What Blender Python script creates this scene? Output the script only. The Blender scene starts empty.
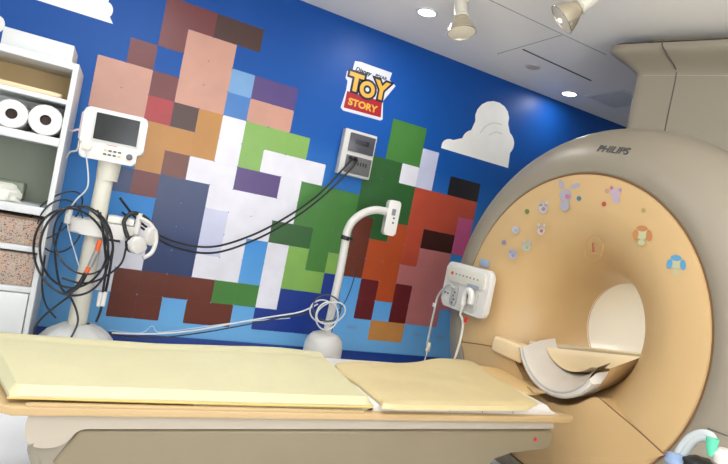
import bpy, bmesh, math, random
from mathutils import Vector, Matrix, noise
random.seed(7)
C = bpy.context.scene.collection
PI = math.pi
def V(*a): return Vector(a)

# ------------------------------------------------------------------ camera
FPX, ROLL, YAW, PITCH, CAMZ = 540.0, math.radians(11.3), math.radians(26.84), math.radians(0.771), 1.1
fh = V(math.sin(YAW), math.cos(YAW), 0); up0 = V(0, 0, 1)
FW = fh*math.cos(PITCH) - up0*math.sin(PITCH)
RT = V(math.cos(YAW), -math.sin(YAW), 0)
UP = up0*math.cos(PITCH) + fh*math.sin(PITCH)
CAM = V(0, 0, CAMZ)
cr, sr = math.cos(ROLL), math.sin(ROLL)
camd = bpy.data.cameras.new('camera'); camo = bpy.data.objects.new('camera', camd); C.objects.link(camo)
cx_, cy_, cz_ = RT*cr + UP*sr, -RT*sr + UP*cr, -FW
m = Matrix((cx_, cy_, cz_)).transposed().to_4x4(); m.translation = CAM
camo.matrix_world = m
camd.sensor_width = 36; camd.lens = FPX/728*36; camd.clip_start = .02
bpy.context.scene.camera = camo

# ------------------------------------------------------------------ light & exposure
sc = bpy.context.scene
sc.view_settings.view_transform = 'Standard'; sc.view_settings.look = 'None'
sc.view_settings.gamma = 1; sc.view_settings.use_curve_mapping = False
sc.view_settings.exposure = 0.0
w = bpy.data.worlds.new('world'); sc.world = w; w.use_nodes = True
w.node_tree.nodes['Background'].inputs[0].default_value = (.9, .95, 1, 1)
w.node_tree.nodes['Background'].inputs[1].default_value = .3
ZF, ZC, YW = -.12, 2.658, 4.0            # floor, ceiling, mural wall
LIGHTS = []
def area(name, loc, size, power, col, rot=(0, 0, 0), sizey=None, spread=PI):
    l = bpy.data.lights.new(name, 'AREA'); l.energy = power; l.color = col
    l.shape = 'RECTANGLE' if sizey else 'DISK'; l.size = size
    if sizey: l.size_y = sizey
    l.spread = spread
    o = bpy.data.objects.new(name, l); o.location = loc; o.rotation_euler = rot; C.objects.link(o)
    return o
COOL = (.96, .98, 1.0); WARM = (1.0, .93, .82)
# added fill lights on the ceiling, all out of view (their frames and diffusers are built further down)
FILL_PANELS = [(-.6, 1.1, 14, COOL), (.8, .7, 8, WARM), (-.9, -.6, 12, COOL), (1.2, -.7, 8, WARM), (.1, 2.3, 14, COOL)]
for x, y, p, c in FILL_PANELS:
    area('panel_fill_light', (x, y, ZC-.03), .55, p, c, sizey=.55)
area('bore_lamp', (3.45, 2.137, 1.03), .9, 1.8, (1, .96, .9), sizey=.06)
# added fill behind the viewer, tilted up for the ceiling; its invented window comes later
area('rear_fill_light', (.9, -1.86, 1.35), 3.6, 210, (1.0, .98, .95), rot=(math.radians(158), 0, 0), sizey=1.9)

# ------------------------------------------------------------------ helpers
def at_y(px, py, Y): return _at(px, py, 1, Y)
def at_x(px, py, X): return _at(px, py, 0, X)
def at_z(px, py, Z): return _at(px, py, 2, Z)
def _at(px, py, ax, val):                      # real-world point on a known plane
    dx, dy = px-364, py-232
    r = FW*FPX + RT*(dx*cr+dy*sr) - UP*(-dx*sr+dy*cr)
    return CAM + r*((val-CAM[ax])/r[ax])

def lin(c):
    return tuple(((v/255)/12.92 if v/255 <= .04045 else ((v/255+.055)/1.055)**2.4) for v in c) + (1,)
_m = {}
def mat(name, rgb, rough=.5, bump=0, bscale=40, var=0, vscale=3, metal=0, emit=0, alpha=1, spec=.5, trans=0, coat=0):
    if name in _m: return _m[name]
    M = bpy.data.materials.new(name); M.use_nodes = True
    nt = M.node_tree; b = nt.nodes['Principled BSDF']
    b.inputs['Base Color'].default_value = lin(rgb); b.inputs['Roughness'].default_value = rough
    b.inputs['Metallic'].default_value = metal; b.inputs['Specular IOR Level'].default_value = spec
    b.inputs['Transmission Weight'].default_value = trans; b.inputs['Alpha'].default_value = alpha
    b.inputs['Coat Weight'].default_value = coat
    if emit:
        b.inputs['Emission Color'].default_value = lin(rgb); b.inputs['Emission Strength'].default_value = emit
    tc = nt.nodes.new('ShaderNodeTexCoord')
    if var:
        n = nt.nodes.new('ShaderNodeTexNoise'); n.inputs['Scale'].default_value = vscale; n.inputs['Detail'].default_value = 4
        nt.links.new(tc.outputs['Object'], n.inputs['Vector'])
        mx = nt.nodes.new('ShaderNodeMix'); mx.data_type = 'RGBA'
        mx.inputs[6].default_value = lin([max(0, v*(1-var)) for v in rgb]); mx.inputs[7].default_value = lin([min(255, v*(1+var)) for v in rgb])
        nt.links.new(n.outputs['Fac'], mx.inputs[0]); nt.links.new(mx.outputs[2], b.inputs['Base Color'])
    if bump:
        n = nt.nodes.new('ShaderNodeTexNoise'); n.inputs['Scale'].default_value = bscale; n.inputs['Detail'].default_value = 5
        nt.links.new(tc.outputs['Object'], n.inputs['Vector'])
        bp = nt.nodes.new('ShaderNodeBump'); bp.inputs['Strength'].default_value = bump; bp.inputs['Distance'].default_value = .01
        nt.links.new(n.outputs['Fac'], bp.inputs['Height']); nt.links.new(bp.outputs['Normal'], b.inputs['Normal'])
    _m[name] = M
    return M

def wloc(o):
    p = V(0, 0, 0)
    while o: p += o.location; o = o.parent
    return p
def tag(o, label=None, cat=None, group=None, kind=None):
    if label: o['label'] = label
    if cat: o['category'] = cat
    if group: o['group'] = group
    if kind: o['kind'] = kind
    return o
def thing(name, loc, label, cat, group=None):
    o = bpy.data.objects.new(name, None); o.empty_display_size = .05; o.location = loc; C.objects.link(o)
    return tag(o, label, cat, group)
def obj(name, bm, ma, parent=None, angle=35, label=None):
    bmesh.ops.recalc_face_normals(bm, faces=bm.faces)
    if parent: base = wloc(parent); loc = V(0, 0, 0)
    else:
        xs = [v.co for v in bm.verts]
        base = V((min(c.x for c in xs)+max(c.x for c in xs))/2, (min(c.y for c in xs)+max(c.y for c in xs))/2, min(c.z for c in xs)); loc = base
    bm.transform(Matrix.Translation(-base))
    me = bpy.data.meshes.new(name)
    for f in bm.faces: f.smooth = True
    bm.to_mesh(me); bm.free()
    me.set_sharp_from_angle(angle=math.radians(angle))
    if isinstance(ma, (list, tuple)):
        for x in ma: me.materials.append(x)
    else: me.materials.append(ma)
    o = bpy.data.objects.new(name, me); o.location = loc; C.objects.link(o)
    if parent: o.parent = parent
    if label: o['label'] = label
    return o
def struct(name, bm, ma, **k):
    o = obj(name, bm, ma, **k); o['kind'] = 'structure'; return o
def B(): return bmesh.new()
def frame(origin, xd, yd):
    xd = Vector(xd).normalized(); yd = Vector(yd); yd = (yd-xd*yd.dot(xd)).normalized(); zd = xd.cross(yd)
    M = Matrix((xd, yd, zd)).transposed().to_4x4(); M.translation = Vector(origin); return M
def zframe(origin, zd):
    zd = Vector(zd).normalized(); a = V(1, 0, 0) if abs(zd.x) < .9 else V(0, 1, 0)
    xd = (a-zd*a.dot(zd)).normalized(); yd = zd.cross(xd)
    M = Matrix((xd, yd, zd)).transposed().to_4x4(); M.translation = Vector(origin); return M
def box(bm, c, s, M=None, bev=0, seg=2):
    t = bmesh.new(); bmesh.ops.create_cube(t, size=1)
    for v in t.verts: v.co = V(v.co.x*s[0]+c[0], v.co.y*s[1]+c[1], v.co.z*s[2]+c[2])
    if bev: bmesh.ops.bevel(t, geom=t.edges[:], offset=bev, segments=seg, profile=.5, affect='EDGES')
    merge(bm, t, M); return bm
def merge(bm, t, M=None):
    if M is not None: t.transform(M)
    mp = {}
    for v in t.verts: mp[v] = bm.verts.new(v.co)
    for f in t.faces:
        try: nf = bm.faces.new([mp[v] for v in f.verts]); nf.material_index = f.material_index
        except ValueError: pass
    t.free()
def bx(c, s, M=None, bev=0, seg=2): return box(B(), c, s, M, bev, seg)
def lathe(bm, prof, M=None, seg=32, a0=0, a1=2*PI, cap=False):
    """profile of (radius, height), turned about local z"""
    t = bmesh.new(); full = abs(a1-a0-2*PI) < 1e-6; n = seg if full else seg+1; rings = []
    for r, h in prof:
        if r < 1e-6 and full: rings.append([t.verts.new((0, 0, h))]); continue
        rings.append([t.verts.new((r*math.cos(a0+(a1-a0)*i/seg), r*math.sin(a0+(a1-a0)*i/seg), h)) for i in range(n)])
    for p, q in zip(rings, rings[1:]):
        for i in range(seg):
            j = (i+1) % n
            f = [p[i], p[j], q[j], q[i]] if len(p) > 1 and len(q) > 1 else ([p[0], q[j], q[i]] if len(p) == 1 else [p[i], p[j], q[0]])
            t.faces.new(f)
    if cap:
        for rg in (rings[0], rings[-1]):
            if len(rg) > 2: t.faces.new(rg)
    merge(bm, t, M); return bm
def spline(pts, n=8, closed=False):
    pts = [Vector(p) for p in pts]; out = []; N = len(pts)
    rng = N if closed else N-1
    for i in range(rng):
        g = (lambda k: pts[k % N]) if closed else (lambda k: pts[max(0, min(N-1, k))])
        p0, p1, p2, p3 = g(i-1), g(i), g(i+1), g(i+2)
        for k in range(n):
            t = k/n
            out.append(.5*((2*p1)+(p2-p0)*t+(2*p0-5*p1+4*p2-p3)*t*t+(3*p1-p0-3*p2+p3)*t**3))
    if not closed: out.append(pts[-1].copy())
    return out
def tube(bm, pts, r, seg=8, n=8, smooth=True, closed=False):
    P = spline(pts, n, closed) if smooth else [Vector(p) for p in pts]
    rad = r if isinstance(r, (list, tuple)) else None
    rings = []; pu = None
    for i, p in enumerate(P):
        a = P[i-1] if (i > 0 or closed) else p; b = P[(i+1) % len(P)] if (i < len(P)-1 or closed) else p
        t = (b-a).normalized()
        if pu is None:
            u = t.cross(V(0, 0, 1)) if abs(t.z) < .9 else t.cross(V(1, 0, 0))
        else: u = pu-t*pu.dot(t)
        u.normalize(); pu = u; v = t.cross(u)
        rr = r if rad is None else rad[0]+(rad[1]-rad[0])*i/(len(P)-1)
        rings.append([bm.verts.new(p+(u*math.cos(2*PI*k/seg)+v*math.sin(2*PI*k/seg))*rr) for k in range(seg)])
    L = len(rings)
    for i in range(L if closed else L-1):
        p, q = rings[i], rings[(i+1) % L]
        for k in range(seg): bm.faces.new([p[k], p[(k+1) % seg], q[(k+1) % seg], q[k]])
    if not closed: bm.faces.new(rings[0]); bm.faces.new(rings[-1])
    return bm
def slab(bm, poly, z0, z1, M=None, bev=0, seg=2):
    """extruded outline (local xy), optional bevelled edges"""
    t = bmesh.new(); lo = [t.verts.new((p[0], p[1], z0)) for p in poly]; hi = [t.verts.new((p[0], p[1], z1)) for p in poly]
    n = len(poly); t.faces.new(lo[::-1]); t.faces.new(hi)
    for i in range(n): t.faces.new([lo[i], lo[(i+1) % n], hi[(i+1) % n], hi[i]])
    if bev:
        es = [e for e in t.edges if abs(e.verts[0].co.z-e.verts[1].co.z) < 1e-6]
        bmesh.ops.bevel(t, geom=es, offset=bev, segments=seg, profile=.5, affect='EDGES')
    merge(bm, t, M); return bm
def rrect(w, h, r, n=6, cx=0, cy=0):
    r = min(r, w/2, h/2); out = []
    for sx, sy, a in ((1, 1, 0), (-1, 1, PI/2), (-1, -1, PI), (1, -1, 1.5*PI)):
        for k in range(n+1):
            t = a+PI/2*k/n
            out.append((cx+sx*(w/2-r)+r*math.cos(t), cy+sy*(h/2-r)+r*math.sin(t)))
    return out
def text_bm(body, size, M, depth=.001, bold=0, shear=0, sx=1):
    cu = bpy.data.curves.new('t', 'FONT'); cu.body = body; cu.size = size; cu.extrude = depth; cu.offset = bold
    cu.shear = shear; cu.align_x = 'CENTER'; cu.align_y = 'CENTER'; cu.resolution_u = 4
    o = bpy.data.objects.new('t', cu); C.objects.link(o)
    dg = bpy.context.evaluated_depsgraph_get(); me = bpy.data.meshes.new_from_object(o.evaluated_get(dg))
    bpy.data.objects.remove(o); t = bmesh.new(); t.from_mesh(me); bpy.data.meshes.remove(me)
    t.transform(Matrix.Diagonal((sx, 1, 1, 1)))
    bm = B(); merge(bm, t, M); return bm

# ------------------------------------------------------------------ materials
blue = mat('blue_wall_print', (30, 106, 196), .45, .02, 300, spec=.25)
nt = blue.node_tree; tc = nt.nodes.new('ShaderNodeTexCoord'); sp_ = nt.nodes.new('ShaderNodeSeparateXYZ'); cr_ = nt.nodes.new('ShaderNodeValToRGB')
mr_ = nt.nodes.new('ShaderNodeMapRange'); mr_.inputs['From Min'].default_value = 0; mr_.inputs['From Max'].default_value = 2.6   # the print runs from sky blue at the foot to deep blue
nt.links.new(tc.outputs['Object'], sp_.inputs[0]); nt.links.new(sp_.outputs['Z'], mr_.inputs['Value']); nt.links.new(mr_.outputs[0], cr_.inputs[0])
cr_.color_ramp.elements[0].color = lin((122, 186, 234)); cr_.color_ramp.elements[1].color = lin((12, 72, 150))
e_ = cr_.color_ramp.elements.new(.38); e_.color = lin((66, 142, 214)); e_ = cr_.color_ramp.elements.new(.7); e_.color = lin((16, 84, 166))
nt.links.new(cr_.outputs[0], nt.nodes['Principled BSDF'].inputs['Base Color'])
white_wall = mat('white_wall_paint', (226, 226, 222), .6, .03, 200)
ceil_m = mat('ceiling_paint', (244, 240, 232), .38, .01, 100, .015, 2)
floor_m = mat('pale_vinyl_floor', (244, 245, 247), .3, .02, 300, .01, 30)
cream = mat('cream_gantry_cover', (199, 167, 119), .38, .01, 200, .01, 2)
greige = mat('greige_cover', (143, 134, 118), .4, .01, 200, .01, 2)
white_pl = mat('white_plastic', (216, 214, 210), .35)
ivory = mat('ivory_plastic', (212, 209, 196), .4)
khaki = mat('khaki_panel', (132, 120, 96), .4, .01, 100, .02, 4)
wood = mat('beige_board', (188, 160, 116), .45, .02, 60, .03, 6)
brownm = mat('brown_edge', (150, 104, 58), .6)
foam = mat('pale_yellow_vinyl', (200, 194, 156), .5, .10, 55, .025, 9)
sheet = mat('straw_yellow_vinyl', (205, 188, 142), .5, .16, 28, .03, 8)
dark = mat('dark_plastic', (32, 33, 36), .4)
black = mat('black_rubber', (22, 22, 24), .45)
seam = mat('seam_shadow_gap', (122, 90, 60), .8)
gseam = mat('grey_gap', (92, 86, 78), .8)

# ------------------------------------------------------------------ setting
X0, X1, Y0 = -2.2, 6.4, -1.9
struct('floor', bx(((X0+X1)/2, (Y0+YW)/2, ZF-.05), (X1-X0+.4, YW-Y0+.4, .1)), floor_m)
struct('ceiling', bx(((X0+X1)/2, (Y0+YW)/2, ZC+.05), (X1-X0+.4, YW-Y0+.4, .1)), ceil_m)
struct('wall_back', bx(((X0+X1)/2, YW+.05, (ZF+ZC)/2), (X1-X0+.2, .1, ZC-ZF)), blue)
struct('wall_front', bx(((X0+X1)/2, Y0-.05, (ZF+ZC)/2), (X1-X0+.2, .1, ZC-ZF)), white_wall)
struct('wall_left', bx((X0-.05, (Y0+YW)/2, (ZF+ZC)/2), (.1, YW-Y0, ZC-ZF)), white_wall)
struct('wall_right', bx((X1+.05, (Y0+YW)/2, (ZF+ZC)/2), (.1, YW-Y0, ZC-ZF)), white_wall)
struct('baseboard_back', bx(((X0+X1)/2, YW-.006, ZF+.08), (X1-X0, .012, .16), bev=.003), mat('navy_baseboard', (24, 62, 140), .4))
wn = struct('fill_window_1', bx((.9, -1.885, 1.35), (3.6, .01, 1.9)), mat('fill_window_glow', (235, 240, 248), .2, emit=1.2))  # invented glowing pane, added to go with the fill light behind the viewer
wf = B()
for cx0, cz0, a_, b_ in ((.9, 2.33, 3.76, .07), (.9, .37, 3.76, .07), (-.93, 1.35, .07, 2.0), (2.73, 1.35, .07, 2.0), (.9, 1.35, .04, 1.9)): box(wf, (cx0, -1.87, cz0), (a_, .05, b_))
struct('fill_window_frame', wf, white_wall, parent=wn)
# ceiling seams
def flatstrip(a, b, wd, z, t=.002):
    a, b = Vector(a), Vector(b); d = (b-a); L = d.length; M = frame((a+b)/2, d, V(0, 0, 1).cross(d)); return bx((0, 0, 0), (L, wd, t), M)
trim_m = mat('ceiling_joint', (150, 152, 158), .7)
a, b = at_z(482, 0, ZC), at_z(592, 49, ZC)
struct('trim_1', flatstrip((a.x-.1, 2.86, ZC-.001), (3.1, 2.86, ZC-.001), .006, 0), trim_m)
struct('trim_2', flatstrip((2.66, 2.86, ZC-.001), (2.66, 3.55, ZC-.001), .006, 0), trim_m)

# recessed downlights
lens_m = mat('lamp_diffuser', (255, 250, 240), .4, emit=9)
ring_m = mat('lamp_ring', (225, 226, 228), .4)
dl = [(1.848, 3.359, 'round recessed downlight glowing near the left end of the ceiling, above the mural', 8),
      (3.694, 3.74, 'round recessed downlight glowing at the right, beside the scanner neck', 4)]
for x, y, lb, p in dl:
    t = thing('recessed_downlight', (x, y, ZC), lb, 'downlight', 'recessed downlights')
    M = Matrix.Translation((x, y, ZC))
    obj('trim_ring', lathe(B(), [(.062, -.004), (.062, -.008), (.078, -.006), (.082, 0)], M, 40), ring_m, t)
    obj('diffuser', lathe(B(), [(0, -.005), (.062, -.005), (.062, 0)], M, 40), lens_m, t)
    area('downlight_lamp', (x, y, ZC-.012), .11, p, (1, .98, .95))
panel_em = mat('fill_panel_diffuser', (245, 248, 255), .4, emit=2.5)
for i, (x, y, p, c) in enumerate(FILL_PANELS):  # unseen panels, added to light the room from above
    lb = ['added square fill light panel in front of the shelves', 'added square fill light panel over the near side of the table', 'added square fill light panel at the rear left behind the viewer',
          'added square fill light panel at the rear right behind the viewer', 'added square fill light panel over the foot of the table'][i]
    t = thing('fill_light_panel', (x, y, ZC), lb, 'ceiling light', 'added fill light panels')
    fr = B()
    for sx, sy, w_, h_ in ((0, .3, .62, .02), (0, -.3, .62, .02), (.3, 0, .02, .62), (-.3, 0, .02, .62)): box(fr, (x+sx, y+sy, ZC-.01), (w_, h_, .02))
    obj('frame', fr, ring_m, t); obj('diffuser', bx((x, y, ZC-.006), (.58, .58, .008)), panel_em, t)
# vents and slots
t = thing('round_ceiling_vent', (3.022, 3.52, ZC), 'flat round dark-edged vent disc in the ceiling left of the right downlight', 'vent')
M = Matrix.Translation((3.022, 3.52, ZC))
obj('rim', lathe(B(), [(.05, -.003), (.058, -.005), (.064, 0)], M, 40), mat('vent_rim', (200, 196, 192), .5), t)
obj('plate', lathe(B(), [(0, -.004), (.05, -.004), (.05, 0)], M, 40), mat('vent_plate', (182, 172, 164), .6), t)
tag(obj('ceiling_slot', flatstrip((2.70, 3.30, ZC-.001), (3.50, 3.33, ZC-.001), .016, 0), mat('slot_dark', (70, 62, 56), .8)), 'narrow dark open slot in the ceiling between the spotlights and the round vent', 'slot')
t = thing('square_air_diffuser', (4.0, 3.45, ZC), 'square perforated air diffuser in the ceiling between the right downlight and scanner neck', 'vent')
obj('frame', bx((4.0, 3.45, ZC-.003), (.42, .42, .006), bev=.002), ring_m, t)
g = B()
for i in range(13):
    for j in range(13): box(g, (4.0-.168+i*.028, 3.45-.168+j*.028, ZC-.008), (.014, .014, .005))
obj('grille', g, mat('diffuser_grey', (198, 198, 200), .6), t)

# ceiling spotlights
chrome = mat('spot_reflector', (215, 205, 185), .18, metal=.9)
glassy = mat('spot_lens_glass', (235, 225, 200), .12, spec=.8, bump=.3, bscale=90)
def spot(loc, d, label, lit):
    loc = Vector(loc); d = Vector(d).normalized()
    t = thing('ceiling_spotlight', (loc.x, loc.y, ZC), label, 'spotlight', 'ceiling spotlights')
    mount = V(loc.x, loc.y, ZC)-V(d.x, d.y, 0)*.07
    M = zframe(loc, d) @ Matrix.Scale(1.14, 4)
    obj('mount', lathe(B(), [(0, 0), (.04, 0), (.04, -.012), (.03, -.02), (0, -.02)], Matrix.Translation(mount), 24), ivory, t)
    obj('arm', tube(B(), [mount, mount+V(0, 0, -.05), loc-d*.12], .009, 8, 6), ivory, t)
    obj('lamp_body', lathe(B(), [(0, -.2), (.03, -.195), (.036, -.18), (.036, -.06), (.045, -.05), (.04, -.045), (0, -.045)], M, 28), ivory, t)
    obj('reflector', lathe(B(), [(.034, -.048), (.042, -.03), (.062, .0), (.078, .035), (.082, .05), (.079, .052), (.074, .036), (.058, .002), (.038, -.026), (0, -.03)], M, 36), chrome, t)
    obj('lens', lathe(B(), [(0, .058), (.04, .055), (.078, .048), (.078, .044), (0, .044)], M, 36), glassy, t)
    if lit: obj('bulb', lathe(B(), [(0, .064), (.01, .062), (.013, .055), (0, .05)], M, 16), mat('bulb_glow', (255, 250, 225), .3, emit=6), t)
spot((1.90, 2.97, 2.49), (.12, -.25, -1), 'round metallic spotlight hanging from ceiling, the left one of the pair', False)
spot((2.15, 2.29, 2.475), (-.52, .48, -.70), 'tilted metallic spotlight hanging from ceiling, nearer the scanner neck', True)

# ------------------------------------------------------------------ mural (plain printed shapes on the blue wall)
mural = thing('wall_mural', (2.2, YW, .1), 'large colourful printed mural with white clouds covering the blue back wall', 'mural')
PC = {}
def decal(name, poly, k, col, rough=.35):
    """poly of (X,Z) on the wall; k is the layer"""
    y0 = YW-.0004*k-.0004
    if max(col)-min(col) > 30: col = [v*.9 for v in col]
    key = 'print_%d_%d_%d' % tuple(col)
    M = Matrix(((1, 0, 0, 0), (0, 0, -1, y0), (0, 1, 0, 0), (0, 0, 0, 1)))
    return obj(name, slab(B(), poly, 0, .0008, M), mat(key, col, rough, 0, 10, .06, 6), mural, angle=60)
def P2(px, py): q = at_y(px, py, YW); return (q.x, q.z)
def cloud(pts, k):
    q = [V(*P2(*p), 0) for p in pts]; s = spline(q, 5, True)
    return decal('cloud', [(v.x, v.y) for v in s], k, (252, 252, 244))
def poly_smooth(rows):   # rows of (px,py,sharp)
    out = []
    for i, (x, y) in enumerate(rows): out.append((x, y))
    return out
# the right cloud: billows over a straight base
def arc_cloud(base0, base1, bumps, k, col=(252, 252, 244)):
    outl = [P2(*base0)]
    for (cx, cy, r, a0, a1) in bumps:
        for i in range(11):
            a = math.radians(a0+(a1-a0)*i/10); outl.append(P2(cx+r*math.cos(a), cy-r*math.sin(a)))
    outl.append(P2(*base1)); return decal('cloud', outl, k, col)
arc_cloud((441, 148), (508, 168), [(449, 147, 8, 150, 60), (473, 141, 11, 165, 100), (492, 118, 17, 190, -20), (500, 143, 14, 45, -45)], 1)
arc_cloud((30, -2), (113, 24), [(48, -12, 18, 170, 60), (85, -22, 26, 150, -5), (104, 10, 9, 60, -50)], 1)
arc_cloud((-6, 33), (-4, 36), [(-4, 24, 9, 100, -70)], 1)
for pts in ([(480, 133), (486, 126), (494, 123), (502, 125)], [(489, 135), (496, 132), (502, 134)]):
    q = [V(P2(*p)[0], YW-.0018, P2(*p)[1]) for p in pts]; obj('cloud_line', tube(B(), q, .003, 6, 6), mat('cloud_grey', (196, 198, 196), .5), mural)
# plain rounded colour blocks in place of the printed artwork
MAROON = (112, 34, 38); PEACH = (214, 158, 138); RED = (178, 32, 44); MUST = (198, 136, 54); DENIM = (40, 62, 112); BROWN = (112, 52, 36)
DKBR = (66, 30, 24); WHT = (222, 222, 232); LIME = (140, 190, 92); GRN = (74, 138, 62); DGRN = (48, 102, 50); PURP = (84, 60, 130); SKY = (122, 174, 226)
OCH = (216, 150, 80); ORNG = (196, 84, 40); CORAL = (204, 84, 60); PINK = (206, 126, 124); BLK = (30, 28, 34); ROYAL = (28, 62, 156); HOT = (214, 96, 150); LAV = (196, 200, 226)
shapes = [(100, 66, 42, 34, MAROON), (142, 74, 50, 38, MAROON), (124, 90, 52, 34, PEACH), (158, 104, 18, 26, RED), (160, 124, 26, 20, PEACH),
 (150, 150, 26, 34, MUST), (124, 176, 30, 30, DENIM), (104, 180, 24, 26, WHT), (146, 186, 15, 34, MAROON), (122, 252, 32, 56, WHT), (96, 262, 26, 50, WHT), (100, 286, 20, 20, BROWN), (118, 222, 18, 26, BLK), (116, 268, 12, 14, BLK), (100, 250, 12, 16, BLK),
 (192, 34, 50, 34, MAROON), (228, 36, 42, 30, DKBR), (206, 60, 42, 44, PEACH), (206, 92, 32, 30, PEACH), (194, 110, 34, 18, RED), (178, 136, 44, 40, MUST), (210, 136, 38, 44, MUST), (186, 160, 60, 20, OCH), (190, 128, 16, 30, DKBR), (206, 118, 12, 18, BLK),
 (176, 178, 48, 22, BROWN), (168, 212, 30, 52, DENIM), (190, 214, 26, 60, DENIM), (164, 256, 28, 34, DENIM), (188, 262, 22, 40, DENIM), (148, 282, 30, 40, BROWN), (136, 306, 44, 20, BROWN), (186, 292, 26, 34, BROWN), (204, 312, 36, 20, BROWN),
 (262, 120, 66, 66, SKY), (262, 118, 52, 52, (60, 128, 206)), (270, 106, 34, 36, PURP), (268, 118, 28, 32, PEACH), (250, 146, 62, 30, LIME), (282, 152, 42, 30, LIME), (240, 176, 46, 34, WHT), (276, 178, 44, 32, WHT), (256, 186, 52, 12, PURP),
 (224, 150, 22, 42, WHT), (306, 186, 22, 26, WHT), (216, 176, 30, 24, WHT), (300, 206, 18, 18, GRN), (260, 202, 60, 22, DGRN), (232, 214, 34, 30, WHT), (272, 214, 34, 32, WHT), (228, 246, 26, 44, WHT), (272, 252, 26, 48, WHT), (222, 276, 30, 30, WHT), (268, 286, 30, 26, WHT), (222, 234, 26, 12, LIME), (216, 294, 34, 10, GRN), (264, 302, 34, 10, GRN), (206, 214, 10, 90, LAV),
 (294, 230, 50, 24, DGRN), (350, 218, 80, 46, GRN), (340, 238, 60, 40, GRN), (318, 216, 40, 36, GRN), (388, 196, 36, 52, DGRN), (402, 152, 42, 44, GRN), (392, 172, 34, 26, DGRN), (404, 180, 24, 10, WHT), (372, 218, 30, 44, DGRN),
 (430, 172, 18, 24, LAV), (312, 262, 60, 34, LIME), (308, 276, 46, 24, LIME), (312, 266, 46, 14, GRN), (308, 300, 56, 34, ROYAL), (294, 316, 62, 30, ROYAL), (336, 296, 18, 30, ROYAL), (312, 292, 20, 10, PURP), (338, 264, 12, 20, LIME),
 (366, 246, 18, 52, BROWN), (376, 288, 36, 36, ORNG), (394, 252, 36, 36, ORNG), (404, 262, 24, 24, OCH), (360, 296, 12, 44, MAROON), (398, 296, 12, 40, MAROON), (366, 326, 30, 9, OCH), (392, 328, 24, 9, OCH),
 (418, 200, 20, 22, HOT), (460, 196, 28, 22, BLK), (442, 212, 48, 40, CORAL), (432, 240, 44, 46, CORAL), (436, 236, 28, 22, DKBR), (464, 238, 14, 30, HOT), (428, 284, 46, 50, PINK), (420, 312, 20, 30, PINK), (438, 306, 20, 30, PINK), (418, 326, 14, 9, DKBR),
 (66, 168, 16, 44, LAV), (78, 150, 10, 24, SKY), (330, 340, 20, 6, LAV)]
SHR = []
for (x, y, w_, h_, c) in shapes:
    q = P2(x, y); d = (at_y(x, y, YW)-CAM).dot(FW)/FPX
    SHR.append((q[0], q[1], (P2(x+w_*.49, y+w_*.1)[0]-P2(x-w_*.49, y-w_*.1)[0])/2, h_*d*.49, c))
PITCHM = .17                                 # plain patchwork of rounded tiles, one colour each
for i in range(21):
    for j in range(15):
        gx, gz = -.04+i*PITCHM, .06+j*PITCHM; cnt = {}
        for a_ in range(6):
            for b_ in range(6):
                X, Z = gx+(a_-2.5)/6*PITCHM, gz+(b_-2.5)/6*PITCHM; hit = None
                for (sx0, sz0, hw, hh, c) in SHR:
                    if abs(X-sx0) < hw and abs(Z-sz0) < hh: hit = c
                cnt[hit] = cnt.get(hit, 0)+1
        if cnt.get(None, 0) > 21: continue
        cnt.pop(None, None); c = max(cnt, key=cnt.get)
        decal('color_tile', rrect(PITCHM*.999, PITCHM*.999, .008, 5, gx, gz), 2, c)
for i in range(5):
    q = P2(352+i*22, 327+i*2.6); decal('dash', rrect(.10, .028, .014, 4, *q), 1, SKY)
# pale curling line above the table
q = [V(P2(*p)[0], YW-.003, P2(*p)[1]) for p in [(110, 330), (140, 333), (152, 326), (158, 332), (180, 330), (240, 322), (290, 318)]]
obj('curl_line', tube(B(), q, .004, 6, 6), mat('print_pale_line', (190, 214, 240), .5), mural)

# logo sticker
lg = at_y(368, 91, YW); LM = lambda k: Matrix(((1, 0, 0, 0), (0, 0, -1, YW-.001-.0012*k), (0, 1, 0, 0), (0, 0, 0, 1)))
LMt = lambda k, x, z: Matrix(((1, 0, 0, x), (0, 0, -1, YW-.001-.0012*k), (0, 1, 0, z), (0, 0, 0, 1)))
sg = thing('logo_sticker', (lg.x, YW, lg.z-.18), 'wall sticker reading TOY STORY in yellow letters, above the white socket box', 'sticker')
paperw = mat('sticker_white', (206, 209, 218), .4); navy = mat('sticker_navy', (16, 22, 56), .4); redm = mat('sticker_red', (160, 16, 36), .4); yel = mat('sticker_yellow', (214, 166, 62), .4)
pp = [P2(*p) for p in [(355, 61), (361, 62), (392, 73), (389.5, 80), (395.5, 86), (383, 101), (382.5, 119.5), (380, 120.5), (343, 110.5), (340.5, 107.5), (346, 90), (347.5, 81), (345.5, 78), (347, 71), (352.5, 70)]]
obj('sticker_backing', slab(B(), pp, 0, .001, LM(0)), paperw, sg)
rp = [P2(*p) for p in [(347, 91), (382, 101.5), (380.5, 117.5), (343.5, 107.5)]]
obj('red_block', slab(B(), rp, 0, .001, LM(1)), redm, sg)
for ch, px, py, sz, s in (('T', 355.5, 83.5, .19, 1.05), ('O', 367, 90.5, .165, 1.0), ('Y', 381, 91.5, .20, .95)):
    q = P2(px, py)
    obj('letter_outline', text_bm(ch, sz, LMt(2, *q), .0005, .026, 0, s), navy, sg)
    obj('letter', text_bm(ch, sz, LMt(3, *q), .0005, .008, 0, s), yel, sg)
q = P2(362.5, 105.8); obj('lower_word', text_bm('STORY', .075, LMt(2.2, *q), .0005, .003, 0, 1.12), yel, sg)
q = P2(363, 71.5); Ms = LMt(2, *q)
obj('upper_words', text_bm('Disney', .046, Ms, .0005, .0018, .25, 1.1), navy, sg)
q = P2(381, 77.5); obj('upper_words', text_bm('PIXAR', .036, LMt(2, *q), .0005, .0012, 0, 1.1), navy, sg)

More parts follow.
